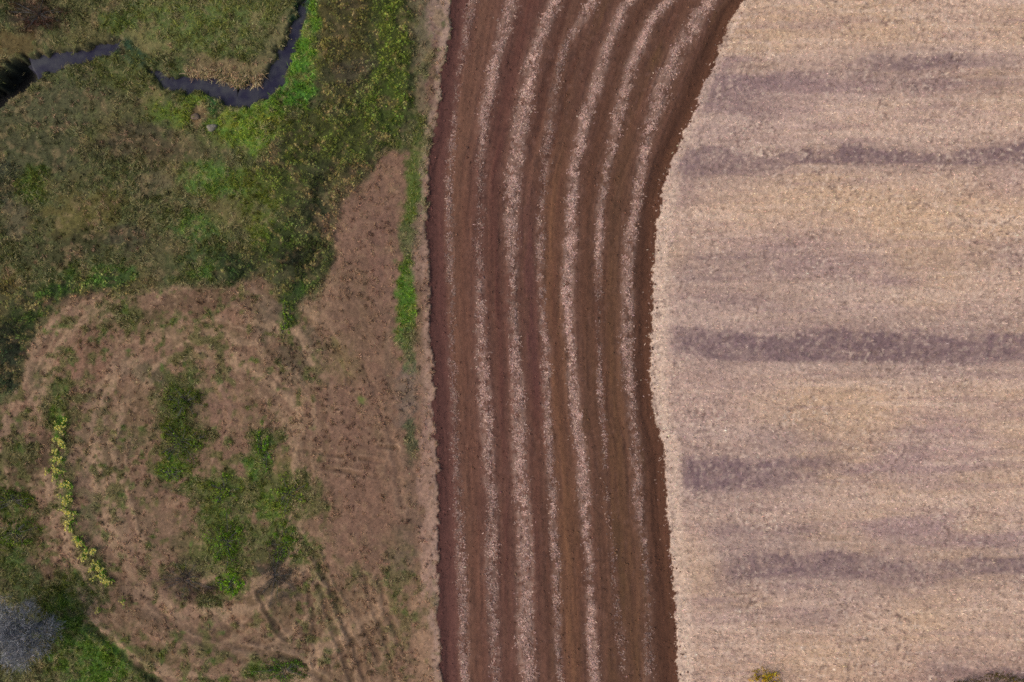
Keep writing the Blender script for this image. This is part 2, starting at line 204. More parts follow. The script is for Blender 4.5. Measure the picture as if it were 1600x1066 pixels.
def fields(x, y):
    # everything that colours and shapes the ground at a place
    x = np.asarray(x, np.float64); y = np.asarray(y, np.float64)
    px = x / S + 800; py = 533 - y / S
    R = {}
    n_big = fbm(x * .12, y * .12, 1, 3); n_mid = fbm(x * .5, y * .5, 2, 3); n_fin = fbm(x * 1.9, y * 1.9, 3, 3); n_mic = vnoise(x * 6.5, y * 6.5, 4)
    ragged = n_fin * 3.0 + fbm(x * 3.1, y * 3.1, 5, 2) * 1.6 + n_mid * 3.0
    xl = np.interp(py, [p[0] for p in LEFT], [p[1] for p in LEFT]) + ragged * 1.25 + n_big * 4
    xr = np.interp(py, [p[0] for p in RIGHT], [p[1] for p in RIGHT]) + ragged * .95
    xe = np.interp(py, [p[0] for p in RIGHT], [p[1] for p in RIGHT])
    zone = np.where(px < xl, 0, np.where(px < xr, 1, 2))
    C = np.zeros(x.shape + (3,)); Z = n_big * .10
    veg = np.zeros(x.shape); bram = np.zeros(x.shape); wet = np.full(x.shape, 99.0)
    mix = lambda a, col, wgt: a + (alb(col) - a) * wgt[..., None]

    # ---- stubble field
    m = zone == 2
    if m.any():
        X, Y, PX, PY = x[m], y[m], px[m], py[m]
        st = fbm(X * .05, Y * .34, 21, 4); st2 = fbm(X * .16, Y * .9, 22, 3); bl = fbm(X * .10, Y * .13, 23, 3)
        c = np.broadcast_to(alb('b99d8a'), X.shape + (3,)).copy()
        c = mix(c, 'b89a7c', sstep(-.1, .8, bl + .35 * sstep(1100, 1600, PX)) * .6)
        c = mix(c, '9a7f7b', sstep(.0, .75, st + .25 * st2) * .75)
        c = mix(c, 'c9ae9d', sstep(.1, .8, -st) * .55); c = mix(c, '957a76', sstep(.15, .8, fbm(X * .07, Y * .22, 24, 3) + .25 * (1 - sstep(1080, 1350, PX)) - .1) * .5)
        c = mix(c, 'a98872', sstep(960, 1060, PY) * .55)
        for b0, b1, b2, b3 in [(1350, 320, 260, 55), (1320, 625, 280, 50), (1340, 1000, 320, 55), (1320, 40, 240, 40), (1500, 330, 200, 60), (1180, 310, 90, 40)]:
            c = mix(c, 'bd9e80', .65 * np.exp(-((PX - b0 + 20 * st) / b2) ** 2 - ((PY - b1 + 9 * st2) / b3) ** 2) * np.clip(.8 + .4 * bl, 0, 1.2))
        fine = fbm(X * .10, Y * 1.9, 33, 3)
        c = mix(c, '9c817a', sstep(.1, .8, fine) * .38); c = mix(c, 'cfb5a1', sstep(.1, .8, -fine) * .35)
        dark = np.zeros(X.shape)
        for b0, b1, b2, b3 in [(1130, 420, 120, 36), (1160, 470, 140, 34), (1160, 750, 170, 44), (1290, 885, 270, 54), (1180, 850, 110, 30), (1130, 160, 80, 46), (1420, 125, 200, 30), (1230, 690, 120, 26)]:
            dark = np.maximum(dark, .55 * np.exp(-((PX - b0 + 20 * st) / b2) ** 2 - ((PY - b1 + 9 * st2) / b3) ** 2))
        jy = st2 * 4.5 + n_mid[m] * 3 + n_fin[m] * 3.5
        for b in BANDS:
            bx = [p[0] for p in b]
            cy = np.interp(PX, bx, [p[1] for p in b]); hw = 1.1 * np.interp(PX, bx, [p[2] for p in b]); s_ = np.interp(PX, bx, [p[3] for p in b])
            inx = sstep(bx[0] - 25, bx[0] + 20, PX) * (1 - sstep(bx[-1], bx[-1] + 90, PX))
            dq = np.abs(PY - cy + jy) / hw
            dark = np.maximum(dark, s_ * inx * np.maximum(1 - sstep(.6, 1.25, dq), .45 * (1 - sstep(.9, 2.9, dq + .3 * st2))))
        c = mix(c, '705a5c', np.clip(dark * (.92 + .25 * n_fin[m]), 0, 1) * .92)
        e = PX - xe[m]
        edge = (1 - sstep(16, 32 + 5 * n_mid[m], e)) * sstep(255, 300, PY)
        edge = np.maximum(edge, (1 - sstep(8, 16, e)) * .5)
        blot = np.exp(-(((PX - 1085) / 34) ** 2 + ((PY - 875) / 55) ** 2))
        c = mix(c, 'cbb09a', np.clip(edge * .8, 0, 1)); c = mix(c, 'bd9f86', blot * .7)
        strand = fbm(X * 1.5, Y * 5.0, 26, 2); g2 = fbm(X * 3.2, Y * 3.6, 27, 2)
        c = c * 1.05 * np.exp(.08 * strand + .09 * g2 + .15 * n_mic[m])[..., None]
        pat = sstep(-.5, .7, fbm(X * .22, Y * .3, 29, 3))
        spk = sstep(.30 - .25 * (1 - sstep(5, 16, e)), .85, fbm(X * 3.4, Y * 3.8, 28, 2)); c = mix(c, '6f5850', spk * (.25 + .45 * pat))
        fleck = sstep(.35, .9, fbm(X * 3.6, Y * 3.6, 30, 2)); c = mix(c, 'd6bda8', fleck * (.25 + .4 * pat))  # pale straw flecks, spread at random
        C[m] = c
        Z[m] += .03 * strand + .03 * g2 + .02 * n_mic[m] + .06
        R_dark = np.zeros(x.shape); R_dark[m] = dark; R['dark'] = R_dark
    # ---- ploughed strip
    m = zone == 1
    if m.any():
        X, Y, PX, PY = x[m], y[m], px[m], py[m]
        L = np.interp(PY, [p[0] for p in LEFT], [p[1] for p in LEFT]); Rr = xe[m]
        u = (PX - L) / (Rr - L)
        U = u * 380 * S
        c = np.broadcast_to(alb('5c3f32'), X.shape + (3,)).copy()
        s1 = fbm(U * 1.1, Y * .05, 41, 3); s2 = fbm(U * 4.2, Y * .30, 42, 3)
        c = mix(c, '6b4439', sstep(.0, .9, s1) * .7)
        c = mix(c, '523327', sstep(.1, .9, -s1) * .7)
        c = mix(c, '5d3c34', (1 - sstep(.2, .45, u)) * .5); lane = np.sin(u * 7.3 * 2 * np.pi + 1.0 + s1) ; c = mix(c, '72503f', sstep(.1, 1, lane) * .45 * sstep(.06, .12, u) * (1 - sstep(.86, .93, u)))
        c = mix(c, '533828', sstep(.55, .8, u) * .5); c = mix(c, '594029', sstep(.1, .9, fbm(U * .9, Y * .13, 45, 3)) * sstep(.4, .6, u) * .7); c = mix(c, '45302a', sstep(.35, .9, fbm(X * 2.4, Y * 1.7, 46, 2)) * .4); c = mix(c, '76564a', sstep(.45, 1., fbm(X * 2.9, Y * 2.0, 47, 2)) * .4)
        # ochre soil bands
        q, d = row_cover(PX, PY, ROWS[3][1])
        oc = np.exp(-((q * 8 - 20) / 16.0) ** 2) * sstep(180, 340, PY)
        c = mix(c, '6d4a34', np.clip(oc * (.75 + .5 * s2), 0, 1))
        q, d = row_cover(PX, PY, ROWS[0][1])
        c = mix(c, '6c4a38', np.exp(-((q * 8 - 6) / 12.0) ** 2) * .7 * sstep(60, 160, PY) * (1 - .5 * sstep(560, 700, PY)))
        for ri, off, wd_, colr, y0_, y1_, s_ in [(0, 20, 16, '70503e', -200, 1400, .6), (1, 24, 12, '523029', -200, 1400, .6), (1, -24, 9, '5a352a', 300, 1400, .5), (2, 24, 12, '533030', 300, 640, .8), (2, 22, 10, '522f26', 600, 1400, .6), (2, -26, 9, '50302a', -200, 1400, .4),
                                           (3, 26, 12, '73513a', 150, 1400, .6), (4, -20, 8, '4e3026', -200, 1400, .6), (4, 28, 14, '573b2b', -200, 1400, .6), (5, 22, 14, '5f432f', 200, 1400, .6), (5, -24, 10, '543527', -200, 500, .5), (6, -22, 10, '65462f', 420, 1400, .5), (6, 26, 9, '60412f', 500, 1400, .4)]:
            q, d = row_cover(PX, PY, ROWS[ri][1])
            qx = q * np.interp(PY, [p[1] for p in ROWS[ri][1]], [p[2] for p in ROWS[ri][1]])
            c = mix(c, colr, np.exp(-((qx - off) / wd_) ** 2) * s_ * sstep(y0_ - 60, y0_ + 60, PY) * (1 - sstep(y1_ - 60, y1_ + 60, PY)) * np.clip(.7 + .5 * s1 + .4 * s2, 0, 1.2))
        el, er = PX - xl[m], xr[m] - PX
        c = mix(c, '553630', (1 - sstep(24, 34, PX - L + 2 * n_mid[m])) * .85)  # redder soil at left edge, darkened to paint the furrow slope's shading
        c = mix(c, '51331f' if False else '533526', (1 - sstep(22, 38, Rr - PX + 2 * n_mid[m])) * .85)
        cov = np.zeros(X.shape); acr = np.zeros(X.shape)
        for lab, row in ROWS:
            q, d = row_cover(PX, PY, row)
            k = d * (1 - sstep(.6, 1.35, np.abs(q)))
            cov = np.maximum(cov, k)
            acr = np.maximum(acr, d * np.exp(-(q / 1.3) ** 2))
        sp = fbm(X * 3.0, Y * 2.6, 43, 2)
        c = mix(c, '7d5e50', np.clip(acr * (.55 + .3 * n_fin[m]), 0, .8))
        c = mix(c, '8d7264', np.clip(cov * sstep(-.35, .6, sp + cov * .5 - .2), 0, 1) * .8)
        c = c * np.exp(.10 * s2 + .10 * n_mic[m] + .07 * n_fin[m])[..., None]
        C[m] = c
        trough = np.exp(-(((PX - L) - 14) / 12.0) ** 2) * .16 + np.exp(-(((Rr - PX) - 12) / 11.0) ** 2) * .16
        Z[m] += .05 * s1 + .035 * s2 + .03 * n_fin[m] + .022 * n_mic[m] + .07 * acr - trough
        A = np.zeros(x.shape); A[m] = cov; R['straw'] = A
    # ---- rough ground
    m = zone == 0
    if m.any():
        X, Y, PX, PY = x[m], y[m], px[m], py[m]
        jx = PX + n_mid[m] * 7 + n_fin[m] * 3; jy = PY + fbm(X * .5, Y * .5, 12, 3) * 7 + fbm(X * 1.9, Y * 1.9, 13, 2) * 3
        clr = sstep(-7, 7, poly_sdf(jx, jy, CLEARING))
        c = np.broadcast_to(alb('525634'), X.shape + (3,)).copy()
        v = np.ones(X.shape)
        pa = fbm(X * .35, Y * .35, 51, 4); pb = fbm(X * .8, Y * .8, 52, 3)
        c = mix(c, '665c38', sstep(.1, .8, pa) * .7); c = mix(c, '3c4a24', sstep(.1, .8, -pa) * .6); c = mix(c, '5b5238', sstep(.2, .9, pb) * .5)
        cc = np.broadcast_to(alb('745a47'), X.shape + (3,)).copy()
        cc = mix(cc, '66543d', sstep(.0, .8, pa) * .6); cc = mix(cc, '83644f', sstep(.0, .8, -pa) * .5); cc = mix(cc, '5c5236', sstep(.35, .9, pb) * .45)
        c = c + (cc - c) * clr[..., None]; v = v + (.22 - v) * clr
        for (bx, by, rx, ry, rot, colr, s_) in PATCH:
            dx, dy = jx - bx, jy - by
            near = (np.abs(dx) < 1.8 * max(rx, ry) + 20) & (np.abs(dy) < 1.8 * max(rx, ry) + 20)
            if not near.any(): continue
            a = math.radians(rot); ca, sa = math.cos(a), math.sin(a)
            dx, dy = dx[near], dy[near]
            q = np.hypot((dx * ca + dy * sa) / rx, (-dx * sa + dy * ca) / ry)
            k = s_ * (1 - sstep(.6, 1.3, q + .42 * pb[near] + .30 * n_fin[m][near] + .12 * n_mic[m][near]))
            c[near] = c[near] + (alb(colr) - c[near]) * k[:, None]
            t = alb(colr); gr = float(np.clip((t[1] - t[0]) / (t[1] + 1e-6) * 4.0 + .35, .12, 1))
            v[near] = v[near] + (gr - v[near]) * k
        z = np.zeros(X.shape)
        lp = xl[m] - PX
        pale = sstep(0, 3, lp) * (1 - sstep(9, 17, lp + 3 * n_mid[m])) * np.clip(.55 + .35 * sstep(540, 620, PY) + .3 * (1 - sstep(40, 120, PY)) + .4 * pb, 0, .75)
        c = mix(c, 'a38776', pale); v = v * (1 - .6 * pale)
        sx, sy = PX - 330, (PY - 740) * .8
        rr = np.hypot(sx, sy) + 14 * pa; th = np.arctan2(sy, sx)
        sw = fbm(rr * .075, th * 1.1, 59, 3) ; ring = sstep(90, 150, rr) * (1 - sstep(290, 400, rr)) * clr * (1 - sstep(480, 560, PX) * (1 - sstep(900, 980, PY)))
        c = mix(c, '957a60', sstep(.05, .6, sw) * ring * .8); c = mix(c, '54432f', sstep(.1, .65, -sw) * ring * .6); z += .05 * sw * ring
        v = v * (1 - .5 * ring * sstep(.15, .75, sw))
        ta = fbm(X * 1.15, Y * 1.25, 53, 2); tb = fbm(X * 2.6, Y * 2.9, 54, 2); td = fbm(X * 2.9, Y * 2.5, 55, 2)
        out_ = 1 - clr
        c = mix(c, '8f7a58', sstep(.35, 1.0, ta + .6 * tb) * .44 * (.45 + .55 * out_)); c = mix(c, '9b7d66', sstep(.45, 1.0, tb) * .42 * clr * (1 - .75 * sstep(.35, .7, v)))
        c = mix(c, '2d2a1b', sstep(.35, 1.0, td + .3 * ta) * .5 * out_); c = mix(c, '4a3a2c', sstep(.35, 1.0, td) * .32 * clr * (1 - .6 * sstep(.35, .7, v)))
        calm = sstep(470, 540, PX + 12 * pa) * (1 - .6 * sstep(850, 960, PY + .4 * (PX - 500)))
        lush = fbm(X * .28, Y * .28, 57, 3)
        gk = sstep(.15, .8, fbm(X * 1.5, Y * 1.5, 56, 2) + .7 * lush) * .8 * clr * (1 - .85 * calm)
        c = mix(c, '56552f', gk); v = v + (.75 - v) * gk
        gk2 = sstep(.5, 1.0, fbm(X * 1.1, Y * 1.1, 58, 3) + .3 * lush) * .8 * clr * (1 - .9 * calm)
        c = mix(c, '4a5c29', gk2); v = v + (.9 - v) * gk2
        c = mix(c, '76594a', calm * clr * .35 * (1 - sstep(.3, .6, v)))
        for pts, hw, dep, colr, s_ in RUT:
            s_ = s_ * .92; dep = dep * .9
            d, _ = seg_dist(PX + n_fin[m] * 3 + n_mid[m] * 2, PY + n_mid[m] * 2, pts)
            k = 1 - sstep(.5, 1.5, d / hw)
            brk = sstep(-.5, .5, fbm(X * .8, Y * .8, 61, 3))
            c = mix(c, colr, k * s_ * brk); v = v * (1 - .7 * k * s_)
            c = mix(c, '9c8067', np.exp(-((d / hw - 1.9) / .6) ** 2) * s_ * brk * .5 * (dep < .3))
            z -= dep * k; z += .35 * dep * np.exp(-((d / hw - 1.9) / .5) ** 2)
        # stream channel
        d, hw = seg_dist(PX, PY, STREAM, STREAM_W)
        wd = d - hw + n_fin[m] * 4.5 + n_mid[m] * 3.5 + n_mic[m] * 1.5
        chan = 1 - sstep(-2, 9, wd)
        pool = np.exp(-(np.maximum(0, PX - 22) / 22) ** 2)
        chan = chan * sstep(-9, 1, hw)
        z -= chan * (.75 + 1.6 * pool)
        c = mix(c, '2b2720', chan * .8); c = mix(c, '070706', chan * np.clip(pool * 1.6, 0, 1)); c = mix(c, '3b4038', chan * .5 * sstep(-.2, .6, pb) * sstep(-6, 0, wd)); v = v * (1 - sstep(.25, .7, chan))  # near-black at the pool is the deep cut's shade, painted in
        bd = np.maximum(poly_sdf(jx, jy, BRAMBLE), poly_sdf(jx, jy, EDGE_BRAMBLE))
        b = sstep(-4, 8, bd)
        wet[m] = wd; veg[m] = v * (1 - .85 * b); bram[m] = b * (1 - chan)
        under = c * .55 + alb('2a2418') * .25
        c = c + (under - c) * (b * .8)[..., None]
        lum = np.exp(.14 * n_fin[m] + .13 * n_mic[m] + .10 * pb) * (1 + .07 * clr)
        c = c * lum[..., None]
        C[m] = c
        bank = np.exp(-((PX - 0) ** 2) / 1e9)
        Z[m] += z + (.05 * n_mid[m] + .05 * n_fin[m] + .02 * n_mic[m]) + .05
    R.update(epx=xr - px, lpx=px - xl, C=np.clip(C, .004, .9), Z=Z, zone=zone, veg=veg, bram=bram, wet=wet, px=px, py=py)
    return R

# ------------------------------------------------------------------ mesh helpers
def mesh_obj(name, V, F, mat, cols=None, parent=None, smooth=False, loc=None):
    """V (n,3); F (m,k) of one face size"""
    V = np.ascontiguousarray(V, np.float32); F = np.ascontiguousarray(F, np.int32)
    me = bpy.data.meshes.new(name)
    k = F.shape[1]
    me.vertices.add(len(V)); me.vertices.foreach_set('co', V.ravel())
    me.loops.add(F.size); me.loops.foreach_set('vertex_index', F.ravel())
    me.polygons.add(len(F)); me.polygons.foreach_set('loop_start', np.arange(0, F.size, k, dtype=np.int32))
    try: me.polygons.foreach_set('loop_total', np.full(len(F), k, np.int32))
    except Exception: pass
    if smooth: me.polygons.foreach_set('use_smooth', np.ones(len(F), bool))
    if cols is not None:
        at = me.color_attributes.new('Col', 'FLOAT_COLOR', 'POINT')
        c4 = np.ones((len(V), 4), np.float32); c4[:, :3] = cols
        at.data.foreach_set('color', c4.ravel())
    me.update(); me.validate()
    me.materials.append(mat)
    o = bpy.data.objects.new(name, me); COL.objects.link(o)
    if parent is not None: o.parent = parent
    if loc is not None: o.location = loc
    return o

def tag(o, label=None, cat=None, group=None, kind=None):
    if label: o['label'] = label
    if cat: o['category'] = cat
    if group: o['group'] = group
    if kind: o['kind'] = kind
    return o

def thing(name, label, cat, loc, group=None):
    o = bpy.data.objects.new(name, None); COL.objects.link(o); o.location = loc
    o.empty_display_size = .3
    return tag(o, label, cat, group)

def unit(v): return v / (np.linalg.norm(v, axis=-1, keepdims=True) + 1e-9)

def blades(P, D, length, width, droop=.0, side=None):
    """tapered two-piece blades: roots P, directions D -> verts, quads (7 verts would be finer; 2 quads here)"""
    n = len(P)
    D = unit(D)
    if side is None:
        r = rng.normal(size=(n, 3)); side = unit(np.cross(D, r))
    l = np.asarray(length).reshape(-1, 1); wd = np.asarray(width).reshape(-1, 1) * .5
    mid = P + D * l * .55
    D2 = unit(D + np.array([0, 0, -1.0]) * np.asarray(droop).reshape(-1, 1))
    tip = mid + D2 * l * .45
    V = np.stack([P - side * wd * .7, P + side * wd * .7, mid + side * wd, mid - side * wd, tip + side * wd * .25, tip - side * wd * .25], 1)
    b = (np.arange(n) * 6)[:, None]
    F = np.concatenate([b + np.array([[0, 1, 2, 3]]), b + np.array([[3, 2, 4, 5]])], 0)
    return V.reshape(-1, 3), F, 6

def leaves(P, N, size, aspect=.62):
    """leaf-shaped quads folded on the midrib: centre P, normal N"""
    n = len(P); N = unit(N)
    t = unit(np.cross(N, rng.normal(size=(n, 3)))); s = np.cross(N, t)
    l = np.asarray(size).reshape(-1, 1) * .5; wd = l * aspect
    V = np.stack([P - t * l, P + s * wd - N * l * .25, P + t * l - N * l * .2, P - s * wd - N * l * .25], 1)
    F = (np.arange(n) * 4)[:, None] + np.array([[0, 1, 2, 3]])
    return V.reshape(-1, 3), F, 4

def tubes(segs, sides=4):
    """segs: list of (p0, p1, r0, r1)"""
    a = np.array([s[0] for s in segs], float); b = np.array([s[1] for s in segs], float)
    r0 = np.array([s[2] for s in segs]).reshape(-1, 1); r1 = np.array([s[3] for s in segs]).reshape(-1, 1)
    d = unit(b - a); h = np.where(np.abs(d[:, 2:3]) > .9, [[1., 0, 0]], [[0, 0, 1.]])
    s = unit(np.cross(d, h)); t = np.cross(d, s)
    V = []
    for k in range(sides):
        an = 2 * math.pi * k / sides
        o = s * math.cos(an) + t * math.sin(an)
        V.append(a + o * r0); V.append(b + o * r1)
    V = np.stack(V, 1)
    base = (np.arange(len(segs)) * sides * 2)[:, None]
    F = np.concatenate([base + np.array([[2 * k, 2 * ((k + 1) % sides), 2 * ((k + 1) % sides) + 1, 2 * k + 1]]) for k in range(sides)], 0)
    return V.reshape(-1, 3), F

# ------------------------------------------------------------------ materials
def nmat(name, rough=.95, noise=(), bump=None, spec=.25, trans=0, base=None):
    m = bpy.data.materials.new(name); m.use_nodes = True
    n = m.node_tree; bs = n.nodes['Principled BSDF']
    bs.inputs['Roughness'].default_value = rough
    bs.inputs['Specular IOR Level'].default_value = spec
    tc = n.nodes.new('ShaderNodeTexCoord')
    if base is None:
        at = n.nodes.new('ShaderNodeAttribute'); at.attribute_name = 'Col'; src = at.outputs['Color']
    else:
        rgb = n.nodes.new('ShaderNodeRGB'); rgb.outputs[0].default_value = (*base, 1); src = rgb.outputs[0]
    for scale, sx, sy, lo, hi in noise:
        mp = n.nodes.new('ShaderNodeMapping'); mp.inputs['Scale'].default_value = (sx, sy, 1)
        n.links.new(tc.outputs['Object'], mp.inputs[0])
        nz = n.nodes.new('ShaderNodeTexNoise'); nz.inputs['Scale'].default_value = scale; nz.inputs['Detail'].default_value = 4
        n.links.new(mp.outputs[0], nz.inputs['Vector'])
        mr = n.nodes.new('ShaderNodeMapRange'); mr.inputs['From Min'].default_value = .3; mr.inputs['From Max'].default_value = .7
        mr.inputs['To Min'].default_value = lo; mr.inputs['To Max'].default_value = hi
        n.links.new(nz.outputs[0], mr.inputs[0])
        mu = n.nodes.new('ShaderNodeVectorMath'); mu.operation = 'SCALE'
        n.links.new(src, mu.inputs[0]); n.links.new(mr.outputs[0], mu.inputs['Scale']); src = mu.outputs[0]
    n.links.new(src, bs.inputs['Base Color'])
    if bump:
        nz = n.nodes.new('ShaderNodeTexNoise'); nz.inputs['Scale'].default_value = bump[0]; nz.inputs['Detail'].default_value = 5
        n.links.new(tc.outputs['Object'], nz.inputs['Vector'])
        bp = n.nodes.new('ShaderNodeBump'); bp.inputs['Strength'].default_value = bump[1]; bp.inputs['Distance'].default_value = .05
        n.links.new(nz.outputs[0], bp.inputs['Height']); n.links.new(bp.outputs[0], bs.inputs['Normal'])
    if trans:
        tr = n.nodes.new('ShaderNodeBsdfTranslucent'); n.links.new(src, tr.inputs[0])
        mx = n.nodes.new('ShaderNodeMixShader'); mx.inputs[0].default_value = trans
        n.links.new(bs.outputs[0], mx.inputs[1]); n.links.new(tr.outputs[0], mx.inputs[2])
        n.links.new(mx.outputs[0], n.nodes['Material Output'].inputs['Surface'])
    return m

M_soil = nmat('rough_soil', noise=[(5, 1, 1, .82, 1.18), (16, 1, 1, .85, 1.15)], bump=(9, .5))
M_plough = nmat('ploughed_soil', noise=[(4, 2.2, .6, .86, 1.14), (15, 1.4, .9, .82, 1.18)], bump=(10, .6))
M_stubble = nmat('stubble_ground', noise=[(4, .6, 1.3, .9, 1.1), (14, .7, 1.2, .84, 1.16)], bump=(12, .5))
M_straw = nmat('straw', rough=.85, noise=[(9, 1, 1, .85, 1.15)])
M_grass = nmat('grass_blades', rough=.9, spec=.06, trans=.25)
M_leaf = nmat('leaf', rough=.9, spec=.06, trans=.25)
M_twig = nmat('grey_twigs', rough=1, spec=.05)
M_bark = nmat('bark', rough=.95, noise=[(8, 1, 1, .7, 1.3)], bump=(30, .5), base=(.10, .095, .09))
M_limb = nmat('grey_limb', rough=.95, noise=[(8, 1, 1, .8, 1.2)], base=(.24, .235, .225))
M_stone = nmat('stone', rough=.9, noise=[(6, 1, 1, .75, 1.25)], bump=(14, .6), base=(.19, .17, .13))
M_petal = nmat('petals', rough=.7, trans=.2)
M_water = bpy.data.materials.new('stream_water'); M_water.use_nodes = True
_n = M_water.node_tree; _b = _n.nodes['Principled BSDF']
_b.inputs['Roughness'].default_value = .12; _b.inputs['IOR'].default_value = 1.33
_tc = _n.nodes.new('ShaderNodeTexCoord'); _b.inputs['Specular IOR Level'].default_value = .5; _nz = _n.nodes.new('ShaderNodeTexNoise'); _nz.inputs['Scale'].default_value = 3.0; _nz.inputs['Detail'].default_value = 3
_bp = _n.nodes.new('ShaderNodeBump'); _bp.inputs['Strength'].default_value = .25; _bp.inputs['Distance'].default_value = .03
_nw = _n.nodes.new('ShaderNodeTexNoise'); _nw.inputs['Scale'].default_value = .9; _nw.inputs['Detail'].default_value = 5
_cr = _n.nodes.new('ShaderNodeValToRGB'); _cr.color_ramp.elements[0].position = .40; _cr.color_ramp.elements[0].color = (.018, .016, .034, 1); _cr.color_ramp.elements[1].position = .68; _cr.color_ramp.elements[1].color = (.050, .050, .056, 1)
_n.links.new(_tc.outputs['Object'], _nw.inputs['Vector']); _n.links.new(_nw.outputs[0], _cr.inputs[0]); _n.links.new(_cr.outputs[0], _b.inputs['Base Color'])
_n.links.new(_tc.outputs['Object'], _nz.inputs['Vector']); _n.links.new(_nz.outputs[0], _bp.inputs['Height']); _n.links.new(_bp.outputs[0], _b.inputs['Normal'])

# ------------------------------------------------------------------ the ground, split where soil changes
def axis(lim, step, far):
    a = list(np.arange(-lim, lim + step / 2, step)); s = step; e = a[-1]; ext = []
    while e < far: s *= 1.22; e += s; ext.append(e)
    return np.array([-v for v in reversed(ext)] + a + ext)
gx = axis(58.5, .118, 500); gy = axis(42.5, .118, 500)
GX, GY = np.meshgrid(gx, gy)
G = fields(GX, GY)
nx, ny = len(gx), len(gy)
Zg = G['Z']
idx = np.arange(nx * ny).reshape(ny, nx)
quads = np.stack([idx[:-1, :-1], idx[:-1, 1:], idx[1:, 1:], idx[1:, :-1]], -1).reshape(-1, 4)
zc = G['zone'][:-1, :-1].reshape(-1)
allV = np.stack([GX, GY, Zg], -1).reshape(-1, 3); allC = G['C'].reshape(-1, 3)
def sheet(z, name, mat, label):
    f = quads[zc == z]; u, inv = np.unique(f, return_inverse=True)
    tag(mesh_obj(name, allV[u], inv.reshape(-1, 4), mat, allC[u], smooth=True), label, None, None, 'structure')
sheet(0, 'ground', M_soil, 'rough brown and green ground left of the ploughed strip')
sheet(1, 'ploughed_field', M_plough, 'curved strip of dark brown ploughed soil')
sheet(2, 'stubble_field', M_stubble, 'pale tan stubble field with darker mauve bands')

def ground_z(x, y):
    ix = np.clip(np.searchsorted(gx, x) - 1, 0, nx - 2); iy = np.clip(np.searchsorted(gy, y) - 1, 0, ny - 2)
    tx = (x - gx[ix]) / (gx[ix + 1] - gx[ix]); ty = (y - gy[iy]) / (gy[iy + 1] - gy[iy])
    return (Zg[iy, ix] * (1 - tx) + Zg[iy, ix + 1] * tx) * (1 - ty) + (Zg[iy + 1, ix] * (1 - tx) + Zg[iy + 1, ix + 1] * tx) * ty

# ---- stream water: a ribbon lying in the channel
def ribbon():
    P = np.array(STREAM, float); W = np.maximum(np.array(STREAM_W, float), 0) + 10
    t = np.linspace(4.2, len(P) - 1, 400)
    cx = np.interp(t, range(len(P)), P[:, 0]); cy = np.interp(t, range(len(P)), P[:, 1]); wv = np.interp(t, range(len(P)), W)
    tx, ty = np.gradient(cx), np.gradient(cy); l = np.hypot(tx, ty); nxx, nyy = -ty / l, tx / l
    V = []; m = 7
    for k in range(m):
        a = (k / (m - 1) * 2 - 1)
        qx, qy = wx(cx + nxx * wv * a), wy(cy + nyy * wv * a)
        V.append(np.stack([qx, qy, -.46 - 2.2 * (1 - sstep(4.25 + .12 * math.sin(k * 2.1), 4.5 + .12 * math.sin(k * 2.1), t))], -1))
    V = np.stack(V, 1); i = np.arange(len(t) * m).reshape(len(t), m)
    F = np.stack([i[:-1, :-1], i[1:, :-1], i[1:, 1:], i[:-1, 1:]], -1).reshape(-1, 4)
    return V.reshape(-1, 3), F
V_, F_ = ribbon()
tag(mesh_obj('water', V_, F_, M_water), 'dark narrow stream winding through rough pasture', None, None, 'structure')

# ------------------------------------------------------------------ scattered cover
def jit(c, s=.25, hue=.06):
    n = len(c)
    return np.clip(c * np.exp(rng.normal(0, s, (n, 1))) * np.exp(rng.normal(0, hue, (n, 3))), .004, .9)
def rep(c, k): return np.repeat(c, k, 0)
VGAIN = 1.8
WARM = np.array([1.25, 1.0, .8])
def warm(c):
    g = np.clip((c[:, 1:2] - c[:, :1]) / (c[:, 1:2] + 1e-6) * 4, 0, 1)
    return c * (1 + (WARM - 1) * g)

# stubble: short cut straws standing and lying in drilled lines
n = 170000
x = rng.uniform(12, 58.4, n); y = rng.uniform(-42.4, 42.4, n)
y = np.where(rng.random(n) < .45, np.round(y / .38) * .38 + rng.normal(0, .05, n) + .25 * vnoise(x * .08, y * .05, 71), y)
f = fields(x, y); keep = ((f['zone'] == 2) | ((f['zone'] == 1) & (f['epx'] < rng.exponential(3.0, n)))) & (rng.random(n) < 1 - .55 * f['dark']) & (np.abs(y) < 42.4) & (x < 58.4)
x, y = x[keep], y[keep]; c = np.where((f['zone'][keep] == 1)[:, None], alb('b99d8b'), f['C'][keep]); n = len(x)
P = np.stack([x, y, ground_z(x, y) - .01], -1)
an = np.where(rng.random(n) < .6, rng.normal(0, .5, n), rng.uniform(0, 6.28, n)); el = np.abs(rng.normal(.25, .25, n))
D = np.stack([np.cos(an) * np.cos(el), np.sin(an) * np.cos(el), np.sin(el) + .05], -1)
V, F, k = blades(P, D, rng.uniform(.10, .28, n), rng.uniform(.03, .085, n), .4, unit(np.cross(D, np.array([0, 0, 1.0]) + rng.normal(0, .3, (n, 3)))))
tag(mesh_obj('stubble', V, F, M_straw, rep(jit(c * 1.12, .22, .05), k)), 'short pale straw stubble covering the field on the right', None, None, 'stuff')

